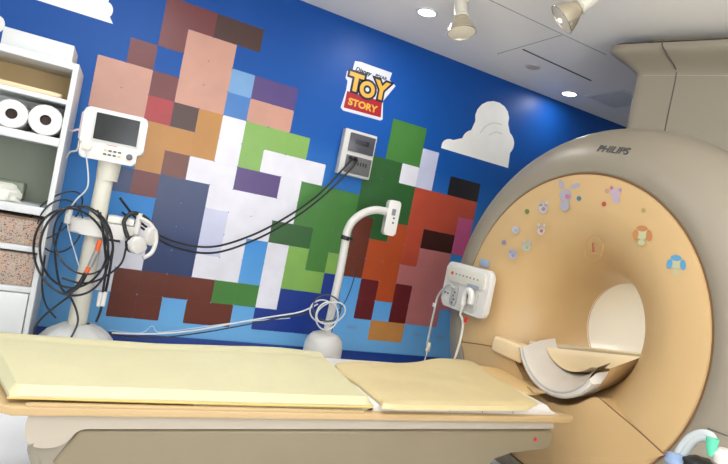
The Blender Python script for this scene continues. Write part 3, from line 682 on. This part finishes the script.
# flat white carton on top
tag(obj('white_carton', bx((-.21, .17, 1.705), (.335, .26, .096), SM @ Matrix.Translation((0, 0, 0)), .004), mat('carton_white', (206, 209, 209), .5)), 'flat white carton lying on top of the shelf unit', 'box')
gm_ = mat('grey_metal', (150, 152, 156), .35, metal=.4)
t = thing('grey_device', SM @ V(-.50, .15, 1.655), 'small grey device on top of shelf left of the white carton', 'device')
obj('body', bx((-.50, .15, 1.685), (.16, .2, .05), SM, .012, 3), gm_, t); obj('lid', bx((-.50, .15, 1.718), (.12, .14, .018), SM, .006, 2), mat('grey_lid', (190, 192, 196), .35), t)
# long wrapped roll lying along the first compartment
tag(obj('folded_sheet', slab(B(), rrect(.62, .18, .02), 1.452, 1.475, SM @ Matrix.Translation((-.37, .10, 0)), .009, 3), mat('sheet_beige', (222, 198, 160), .55, .05, 30)), 'beige folded sheet lying flat in the top compartment', 'sheet')
# paper rolls
paper = mat('roll_paper', (220, 220, 216), .7, .05, 60); core = mat('roll_core', (60, 44, 40), .8)
for cx0, cy0, r_, lb in ((47.2, 120.5, .083, 'right fat white paper roll with dark core, beside the shelf edge'), (13, 116.5, .076, 'left white paper roll with dark core in the second compartment')):
    q = s2(cx0-1, cy0, .06); q.z = 1.236+r_
    t = thing('paper_roll', SM @ V(q.x, .2, 1.236), lb, 'paper roll', 'paper rolls on the shelf')
    M = SM @ Matrix(((1, 0, 0, q.x), (0, 0, 1, .03), (0, 1, 0, q.z), (0, 0, 0, 1)))
    obj('paper', lathe(B(), [(.028, 0), (r_-.004, 0), (r_, .004), (r_, .30), (.028, .30)], M, 48), paper, t)
    obj('core', lathe(B(), [(.027, .002), (.027, .30)], M, 32), core, t); obj('core_end', lathe(B(), [(.0, .02), (.027, .02)], M, 32), core, t)
pr = B(); q = s2(30, 128, .04)
lsh = spline([SM @ V(-.40, .04, 1.34), SM @ V(-.37, .035, 1.33), SM @ V(-.345, .035, 1.29), SM @ V(-.32, .035, 1.25), SM @ V(-.27, .035, 1.238)], 8)
for i, p in enumerate(lsh): pass
vs = [[pr.verts.new(p+(SM.to_3x3() @ V(0, d, 0))+V(0, 0, e_)) for p in lsh] for d, e_ in ((0, 0), (.25, 0), (.25, .002), (0, .002))]
for a_ in range(4):
    p, q_ = vs[a_], vs[(a_+1) % 4]
    for i in range(len(p)-1): pr.faces.new([p[i], p[i+1], q_[i+1], q_[i]])
pr.faces.new([r_[0] for r_ in vs]); pr.faces.new([r_[-1] for r_ in vs][::-1])
tag(obj('loose_paper', pr, paper), 'loose paper end curling down between the two rolls', 'paper')
# cloths
def lump(c, s, seed, M, amp=.25, sub=3, floor=None):
    t = bmesh.new(); bmesh.ops.create_icosphere(t, subdivisions=sub, radius=1)
    for v in t.verts:
        n_ = 1+amp*noise.noise(v.co*1.8+V(seed, 0, 0))+amp*.4*noise.noise(v.co*5+V(seed, 3, 0))
        v.co = V(v.co.x*n_*s[0]+c[0], v.co.y*n_*s[1]+c[1], v.co.z*n_*s[2]+c[2])
        if floor is not None: v.co.z = max(v.co.z, floor)
    bm = B(); merge(bm, t, M); return bm
q = s2(27, 204, .1)
tag(obj('white_cloth', lump((-.29, .11, .875), (.125, .10, .062), 3, SM, .35, 4, .846), mat('cloth_white', (226, 226, 216), .8, .3, 20), angle=80), 'crumpled white cloth heap on the shelf above patterned boxes', 'cloth')
tag(obj('teal_cloth', lump((-.425, .07, .895), (.075, .08, .07), 9, SM, .35, 4, .846), mat('cloth_teal', (120, 206, 204), .8, .3, 20), angle=80), 'crumpled teal cloth at the left edge of the shelf', 'cloth')
tag(obj('grey_green_bin', bx((-.36, .30, .90), (.36, .10, .10), SM, .012, 3), mat('bin_greygreen', (150, 160, 140), .5)), 'grey-green bin behind the white cloth on the shelf', 'bin')
# patterned storage boxes: tiny coloured flecks
pm = bpy.data.materials.new('fleck_pattern'); pm.use_nodes = True; nt = pm.node_tree; b = nt.nodes['Principled BSDF']; b.inputs['Roughness'].default_value = .6
tc = nt.nodes.new('ShaderNodeTexCoord'); vo = nt.nodes.new('ShaderNodeTexVoronoi'); vo.inputs['Scale'].default_value = 120
nt.links.new(tc.outputs['Object'], vo.inputs['Vector'])
rp_ = nt.nodes.new('ShaderNodeValToRGB'); rp_.color_ramp.interpolation = 'CONSTANT'
cols = [(170, 150, 138), (150, 60, 50), (90, 110, 80), (190, 170, 150), (60, 60, 80), (200, 140, 90), (120, 130, 140)]
el = rp_.color_ramp.elements
for i, c in enumerate(cols):
    if i < 2: e_ = el[i]; e_.position = i/7
    else: e_ = el.new(i/7)
    e_.color = lin(c)
sx_ = nt.nodes.new('ShaderNodeSeparateColor'); nt.links.new(vo.outputs['Color'], sx_.inputs[0]); nt.links.new(sx_.outputs[0], rp_.inputs[0])
rp2 = nt.nodes.new('ShaderNodeValToRGB'); rp2.color_ramp.elements[0].position = .35; rp2.color_ramp.elements[1].position = .5
rp2.color_ramp.elements[0].color = (1, 1, 1, 1); rp2.color_ramp.elements[1].color = (0, 0, 0, 1)
nt.links.new(vo.outputs['Distance'], rp2.inputs[0]); mx = nt.nodes.new('ShaderNodeMix'); mx.data_type = 'RGBA'
mx.inputs[6].default_value = lin((168, 150, 136)); nt.links.new(rp2.outputs[0], mx.inputs[0]); nt.links.new(rp_.outputs[0], mx.inputs[7]); nt.links.new(mx.outputs[2], b.inputs['Base Color'])
for z, h, lb, W2 in ((.626, .150, 'upper fleck-patterned storage box below the white cloth', .0), (.401, .180, 'lower fleck-patterned storage box with a torn brown patch on its front', .0)):
    t = thing('patterned_box', SM @ V(-.25, .18, z), lb, 'box', 'patterned boxes')
    obj('box_body', bx((-.25, .185, z+h/2), (.44, .33, h), SM, .004), pm, t)
    if h > .16: obj('torn_patch', bx((-.27, .017, z+h-.02), (.10, .004, .03), SM @ Matrix.Identity(4), .001), mat('torn_brown', (110, 70, 60), .8), t)
    else: obj('rim', bx((-.25, .018, z+h-.004), (.44, .006, .012), SM), mat('rim_brown', (120, 92, 76), .7), t)

# ------------------------------------------------------------------ monitor stand
stand = thing('monitor_stand', (.05, 3.5, ZF), 'white pole stand on wheels holding the patient monitor, hung with cables', 'stand')
SY = 3.5
p0, p1 = at_y(74, 330, SY), at_y(111, 166, SY)
obj('pole', tube(B(), [V(.045, SY, ZF+.12), V(.045, SY, 1.19)], [.052, .046], 20, 2, False), ivory, stand)
obj('pole_collar', tube(B(), [V(.055, SY, 1.06), V(.055, SY, 1.2)], [.058, .064], 20, 2, False), ivory, stand)
bs = B(); lathe(bs, [(0, .12), (.06, .12), (.10, .09), (.24, .05), (.25, .03), (0, .03)], Matrix.Translation((.05, SY, ZF)), 32)
obj('base', bs, ivory, stand)
for a in range(5):
    x, y = .05+.21*math.cos(a*1.2566+.3), SY+.21*math.sin(a*1.2566+.3)
    obj('caster', lathe(B(), [(0, -.012), (.028, -.012), (.03, 0), (.028, .012), (0, .012)], zframe((x, y, ZF+.03), (1, .3, 0)), 16), dark, stand)
# tray with raised front and two posts
tr = [(-.14, .0), (-.11, -.075), (.0, -.10), (.14, -.09), (.21, -.05), (.24, .02), (.20, .10), (.05, .13), (-.10, .10)]
tq = spline([V(a_[0]+.045, a_[1]+SY, 0) for a_ in tr], 5, True)
TZ = .82
obj('tray', slab(B(), [(p.x, p.y) for p in tq], TZ-.085, TZ, None, .018, 3), white_pl, stand)
for px, py in ((69, 213), (139, 219)):
    q = at_y(px, py, SY-.05)
    obj('cable_post', tube(B(), [V(q.x, SY-.05, TZ-.04), V(q.x, SY-.05, q.z+.035)], .017, 14, 2, False), white_pl, stand)
tag(obj('tray_module', slab(B(), [(p.x, p.y) for p in [V(.10, SY-.07, 0), V(.24, SY-.055, 0), V(.25, SY+.03, 0), V(.10, SY+.05, 0)]], TZ+.001, TZ+.045, None, .012, 3), mat('module_white', (222, 222, 214), .4)), 'low white module sitting on the stand tray right of the pole', 'module')
# white plastic cover over the base
cv = B(); N = 48; rows = []
for k, (r_, z) in enumerate([(.055, .21), (.085, .20), (.12, .185), (.155, .16), (.19, .12), (.215, .06), (.235, -.03), (.25, -.10)]):
    rows.append([cv.verts.new((.06+(r_*(1+.10*noise.noise(V(math.cos(2*PI*i/N)*2, math.sin(2*PI*i/N)*2, k*.25))+.02*math.sin(i*1.7)*k/4))*math.cos(2*PI*i/N), SY+r_*.95*(1+.10*noise.noise(V(math.cos(2*PI*i/N)*3, math.sin(2*PI*i/N)*3, k*.3)))*math.sin(2*PI*i/N), z+.012*noise.noise(V(math.cos(2*PI*i/N)*3, math.sin(2*PI*i/N)*3, k)))) for i in range(N)])
for p, q_ in zip(rows, rows[1:]):
    for i in range(N): cv.faces.new([p[i], p[(i+1) % N], q_[(i+1) % N], q_[i]])
tag(obj('base_cover', cv, mat('plastic_wrap', (206, 208, 206), .35, .3, 15), angle=80), 'crumpled whitish plastic cover wrapped round foot of the monitor stand', 'cover')

# patient monitor
mo = thing('patient_monitor', (.05, SY-.05, 1.19), 'white patient monitor with dark screen on top of the stand', 'monitor')
q0 = at_y(115, 134, SY-.08)
MY = SY-.10
mrot = math.radians(-6)
MM = Matrix.Translation((q0.x-.005, MY, 1.31)) @ Matrix.Rotation(mrot, 4, 'Z') @ Matrix.Rotation(math.radians(-1), 4, 'Y') @ Matrix.Scale(.95, 4) @ Matrix(((1, 0, 0, 0), (0, 0, -1, 0), (0, 1, 0, 0), (0, 0, 0, 1)))
obj('housing', slab(B(), rrect(.35, .235, .03, cy=.03), -.11, .0, MM, .014, 3), white_pl, mo)
obj('lower_console', slab(B(), rrect(.31, .095, .02, cx=-.012, cy=-.105), -.10, .008, MM, .012, 3), white_pl, mo)
sb = obj('screen_bezel', slab(B(), rrect(.262, .178, .012, cx=.012, cy=.042), -.002, .004, MM, .002), mat('bezel_grey', (200, 202, 200), .4), mo)
obj('screen', slab(B(), rrect(.238, .156, .004, cx=.012, cy=.044), .004, .006, MM), mat('screen_black', (16, 20, 22), .15), mo)
obj('brand_strip', slab(B(), rrect(.06, .006, .002, cx=-.0, cy=-.057), .001, .002, MM), mat('strip_red', (190, 80, 80), .4), mo)
for r_ in range(2):
    for i in range(4): obj('button', slab(B(), rrect(.018, .010, .003, cx=-.03+i*.026, cy=-.088-r_*.024), .008, .012, MM), mat('btn_dark', (74, 76, 80), .4) if (i+r_) % 4 else mat('btn_yellow', (206, 186, 90), .4), mo)
obj('knob', lathe(B(), [(.018, 0), (.018, .014), (.014, .018), (0, .018)], MM @ Matrix.Translation((.105, -.103, .008)), 24), mat('knob_grey', (90, 92, 96), .35), mo)
obj('connector_socket', slab(B(), rrect(.05, .035, .008, cx=-.13, cy=-.09), .008, .022, MM, .004), ivory, mo)
obj('side_port', slab(B(), rrect(.02, .16, .006, cx=-.178, cy=.03), -.08, -.02, MM, .004), mat('port_red_grey', (190, 176, 174), .4), mo)
cable('monitor_lead', [MM @ V(-.18, -.0, -.04), MM @ V(-.20, .0, -.04), at_y(72, 131, 3.5), at_y(66, 129, 3.6)], .006, mat('lead_pink', (220, 196, 196), .4), 'short pinkish lead running from the monitor side toward the shelf')
cable('monitor_lead', [MM @ V(-.18, -.06, -.04), at_y(77, 150, 3.45), at_y(70, 152, 3.5), at_y(66, 158, 3.55)], .005, ivory, 'short white lead curving from the lower monitor side')
cable('monitor_lead', [MM @ V(-.13, -.12, .01), at_y(88, 185, 3.36), at_y(76, 200, 3.36), at_y(66, 214, 3.40)], .004, mat('lead_grey', (196, 198, 200), .4), 'thin pale lead falling from the monitor to the left tray post')

# headset
hs = thing('headset', at_y(138, 244, 3.32), 'white padded headphones with black band hooked on right end of the tray', 'headphones')
c0 = at_y(137, 245, 3.36)
HM = frame(c0, (.92, .3, -.25), (.1, .2, 1))
obj('ear_cup', slab(B(), rrect(.105, .10, .042), -.02, .025, HM @ Matrix.Rotation(.3, 4, 'Y'), .014, 3), white_pl, hs)
obj('ear_cup', slab(B(), rrect(.09, .11, .04), -.02, .022, frame(at_y(150, 236, 3.44), (.7, .7, -.1), (.2, .2, 1)), .012, 3), white_pl, hs)
obj('ear_cushion', slab(B(), rrect(.10, .10, .045), -.045, -.018, HM @ Matrix.Rotation(.3, 4, 'Y'), .01, 2), black, hs)
obj('headband', tube(B(), [at_y(128, 238, 3.40), at_y(124, 222, 3.42), at_y(133, 213, 3.44), at_y(147, 219, 3.46), at_y(154, 230, 3.48)], .012, 10, 8), black, hs)
obj('headband_pad', tube(B(), [at_y(140, 218, 3.43), at_y(151, 225, 3.44), at_y(156, 238, 3.44), at_y(152, 252, 3.42), at_y(143, 258, 3.40)], .013, 10, 8), white_pl, hs)

# bundles of black cable on the left post
def loop(name, cx0, cy0, rx, ry, tilt, Y, r_, label, dy=.03, m_=cab):
    r_ *= .74
    pts = []
    for i in range(14):
        a = 2*PI*i/14; x = rx*math.cos(a); y = ry*math.sin(a)
        X = cx0+x*math.cos(tilt)-y*math.sin(tilt); Yp = cy0+x*math.sin(tilt)+y*math.cos(tilt)
        pts.append(at_y(X, Yp, Y+dy*math.sin(a*2+cx0)))
    return cable(name, pts, r_, m_, label, 'coiled cables on the stand', 6, True)
loop('coiled_cable', 71, 252, 37, 44, -.25, 3.36, .0085, 'largest black cable coil hanging from the left tray post')
loop('coiled_cable', 74, 247, 34, 41, .15, 3.345, .0085, 'second large black cable coil, just inside the largest')
loop('coiled_cable', 83, 240, 29, 35, -.35, 3.33, .007, 'medium black cable coil across the front of the pole')
loop('coiled_cable', 60, 226, 22, 27, .4, 3.44, .006, 'small black cable coil at the left end of the tray')
loop('coiled_cable', 54, 216, 16, 34, .9, 3.47, .006, 'narrow slanting black cable loop behind the left post')
cable('drooping_cable', [at_y(97, 210, 3.38), at_y(112, 240, 3.36), at_y(111, 262, 3.36), at_y(106, 290, 3.37), at_y(100, 312, 3.4), at_y(96, 322, 3.4)], .007, cab, 'black cable dropping straight down right of the pole')
cable('drooping_cable', [at_y(100, 212, 3.36), at_y(104, 240, 3.35), at_y(106, 266, 3.35), at_y(103, 292, 3.35)], .007, cab, 'black cable ending in a white plug below the tray')
cable('drooping_cable', [at_y(126, 248, 3.37), at_y(122, 262, 3.37), at_y(112, 272, 3.37), at_y(96, 281, 3.38), at_y(80, 283, 3.38), at_y(62, 278, 3.38)], .006, cab, 'black cable sweeping left from the headphones under the tray')
cable('drooping_cable', [at_y(62, 222, 3.45), at_y(55, 250, 3.45), at_y(60, 285, 3.44), at_y(72, 300, 3.42), at_y(78, 320, 3.35), at_y(71, 338, 3.3)], .006, cab, 'black cable falling from the left post over the pole foot')
cable('drooping_cable', [at_y(70, 296, 3.4), at_y(56, 306, 3.42), at_y(44, 316, 3.44), at_y(36, 326, 3.46), at_y(34, 336, 3.46)], .006, cab, 'black cable lying out leftwards toward the shelf base')
cable('drooping_cable', [at_y(45, 255, 3.5), at_y(42, 285, 3.5), at_y(46, 305, 3.5), at_y(56, 318, 3.5)], .005, cab, 'thin black cable nearest the shelf edge below the coils')
cable('drooping_cable', [at_y(66, 216, 3.4), at_y(70, 236, 3.38), at_y(76, 256, 3.38), at_y(80, 270, 3.38)], .003, mat('lead_grey', (196, 198, 200), .4), 'thin grey lead hanging in front of the coils')
orange = mat('orange_sleeve', (214, 92, 40), .5)
cc_ = thing('cable_connector', at_y(88, 262, 3.31), 'grey inline connector with two orange sleeves in front of pole', 'connector')
obj('connector_body', tube(B(), [at_y(97, 251, 3.31), at_y(90, 266, 3.31)], .014, 12, 2, False), mat('connector_grey', (150, 150, 150), .35, metal=.3), cc_)
obj('orange_sleeve', tube(B(), [at_y(100, 240, 3.31), at_y(96.5, 252, 3.31)], .0125, 12, 2, False), orange, cc_)
obj('orange_sleeve', tube(B(), [at_y(89, 267, 3.31), at_y(86, 273, 3.31)], .0125, 12, 2, False), orange, cc_)
obj('cable_tail', tube(B(), [at_y(86, 273, 3.31), at_y(78, 286, 3.32), at_y(66, 294, 3.34)], .013, 10, 6), cab, cc_)
wp = thing('white_plug', at_y(101, 305, 3.35), 'pair of small white plugs hanging at a cable end', 'plug')
for dx_ in (-2.2, 2.2): obj('plug_body', tube(B(), [at_y(103+dx_, 292, 3.35), at_y(100.5+dx_, 306, 3.35)], .012, 8, 2, False), white_pl, wp)

# ------------------------------------------------------------------ stand with curved white arm
AY = 3.62
arm = thing('arm_stand', (at_y(323, 345, AY).x, AY, ZF), 'white stand with a bent tubular arm and round domed foot', 'arm stand')
bc = at_y(323, 348, AY)
obj('foot', lathe(B(), [(0, .385), (.06, .382), (.10, .366), (.128, .335), (.142, .29), (.145, .21), (.145, .0), (0, 0)], Matrix.Translation((bc.x, AY, ZF)), 40), white_pl, arm)
apts = [at_y(327, 332, AY), at_y(334, 300, AY), at_y(340, 272, AY), at_y(345, 244, AY), at_y(347, 232, AY), at_y(353, 221, AY), at_y(364, 213, AY), at_y(376, 210, AY), at_y(388, 212, AY)]
obj('arm_tube', tube(B(), apts, .030, 16, 8), white_pl, arm)
obj('clamp_band', tube(B(), [at_y(344.6, 240, AY), at_y(346, 236, AY)], .034, 16, 2, False), black, arm)
obj('clamp_knob', lathe(B(), [(0, 0), (.012, 0), (.012, .035), (0, .035)], zframe(at_y(348, 238.5, AY), (1, 0, 0)), 12), black, arm)
hd = at_y(391, 218, AY)
hM = frame(hd, (1, -.25, 0), (.05, 0, 1))
hb = thing('arm_remote', hd-V(0, 0, .13), 'white rectangular control head on the end of the bent arm', 'control head')
obj('housing', slab(B(), rrect(.095, .27, .02), -.045, .045, hM, .01, 3), white_pl, hb)
obj('top_insert', slab(B(), rrect(.03, .05, .006, cx=.0, cy=.045), .046, .05, hM), mat('insert_grey', (120, 124, 128), .4), hb)
for i in range(2): obj('button', slab(B(), rrect(.014, .014, .004, cx=.01, cy=.0-i*.035), .045, .049, hM), mat('btn_dark', (74, 76, 80), .4), hb)
wcab = mat('white_cable_jacket', (214, 216, 216), .4)
for k, (cx0, cy0, rx, ry, tl) in enumerate([(322, 311, 12, 11, 0), (327, 308, 14, 13, .5), (331, 313, 15, 10, -.4), (327, 316, 11, 14, .2)]):
    pts = [at_y(cx0+rx*math.cos(2*PI*i/10)*math.cos(tl)-ry*math.sin(2*PI*i/10)*math.sin(tl), cy0+rx*math.cos(2*PI*i/10)*math.sin(tl)+ry*math.sin(2*PI*i/10)*math.cos(tl), AY-.06-k*.014+.01*math.sin(i)) for i in range(10)]
    cable('coiled_cable', pts, .0055, wcab if k != 1 else mat('cable_dark_grey', (70, 74, 82), .4),
          ['smallest white coil hanging round the bent arm foot', 'dark grey coil looped round the bent arm foot', 'widest white coil hanging right of the arm foot', 'tall white coil hanging lowest on the arm foot'][k], 'cable coils on the arm stand', 6, True)
cable('long_cable', [at_y(112, 333, 3.55), at_y(150, 334, 3.6), at_y(190, 331, 3.6), at_y(230, 324, 3.6), at_y(270, 317, 3.6), at_y(300, 312, 3.57), at_y(318, 304, 3.56)], .0055, wcab, 'long white cable running along the wall from stand to arm coils')
cable('long_cable', [at_y(104, 334, 3.55), at_y(150, 338, 3.6), at_y(200, 333, 3.6), at_y(250, 324, 3.6), at_y(290, 316, 3.58), at_y(318, 313, 3.57)], .005, cab, 'long black cable running just below the white one')
cable('arm_cable', [at_y(356, 270, 3.58), at_y(352, 285, 3.58), at_y(346, 300, 3.57), at_y(338, 312, 3.56)], .004, cab, 'short dark wire leaning against the arm near the coils')

# ------------------------------------------------------------------ breathing tube at lower right corner
bX = 1.9
clear = mat('clear_hose', (214, 222, 224), .2, alpha=.75)
ah = thing('breathing_hose', at_x(700, 470, bX), 'clear curved breathing hose arching at the lower right corner', 'hose')
for k, o_ in ((0, 0), (1, 5)):
    obj('hose', tube(B(), [at_x(672+o_*1.5, 472, bX), at_x(679+o_, 452+o_*.6, bX), at_x(690+o_*.6, 438+o_*.7, bX), at_x(702, 433.5+o_*.8, bX), at_x(711-o_*.3, 436+o_*.7, bX), at_x(713-o_*.4, 442+o_*.4, bX)], .014, 12, 8), clear, ah)
tag(obj('green_connector', tube(B(), [at_x(713, 438, bX-.02), at_x(711.5, 447, bX-.02), at_x(712, 456, bX-.02)], [.019, .013], 14, 4), mat('teal_plastic', (90, 196, 160), .25)), 'teal green plastic connector at the end of the clear hose', 'connector')
tag(obj('blue_mask', lump((0, 0, 0), (.05, .06, .03), 4, Matrix.Translation(at_x(683, 464, bX)), .2, 3), mat('mask_blue', (150, 176, 214), .25, alpha=.85), angle=80), 'pale blue translucent mask beside the hose at the bottom edge', 'mask')
tag(obj('black_strap', lump((0, 0, 0), (.06, .05, .02), 6, Matrix.Translation(at_x(700, 464, bX)), .25, 3), black, angle=80), 'black strap lying under the green connector', 'strap')
tag(obj('white_fitting', lathe(B(), [(0, 0), (.03, .005), (.035, .03), (.02, .05), (0, .05)], Matrix.Translation(at_x(723, 465, bX)), 20), white_pl), 'round white fitting at the bottom right corner', 'fitting')
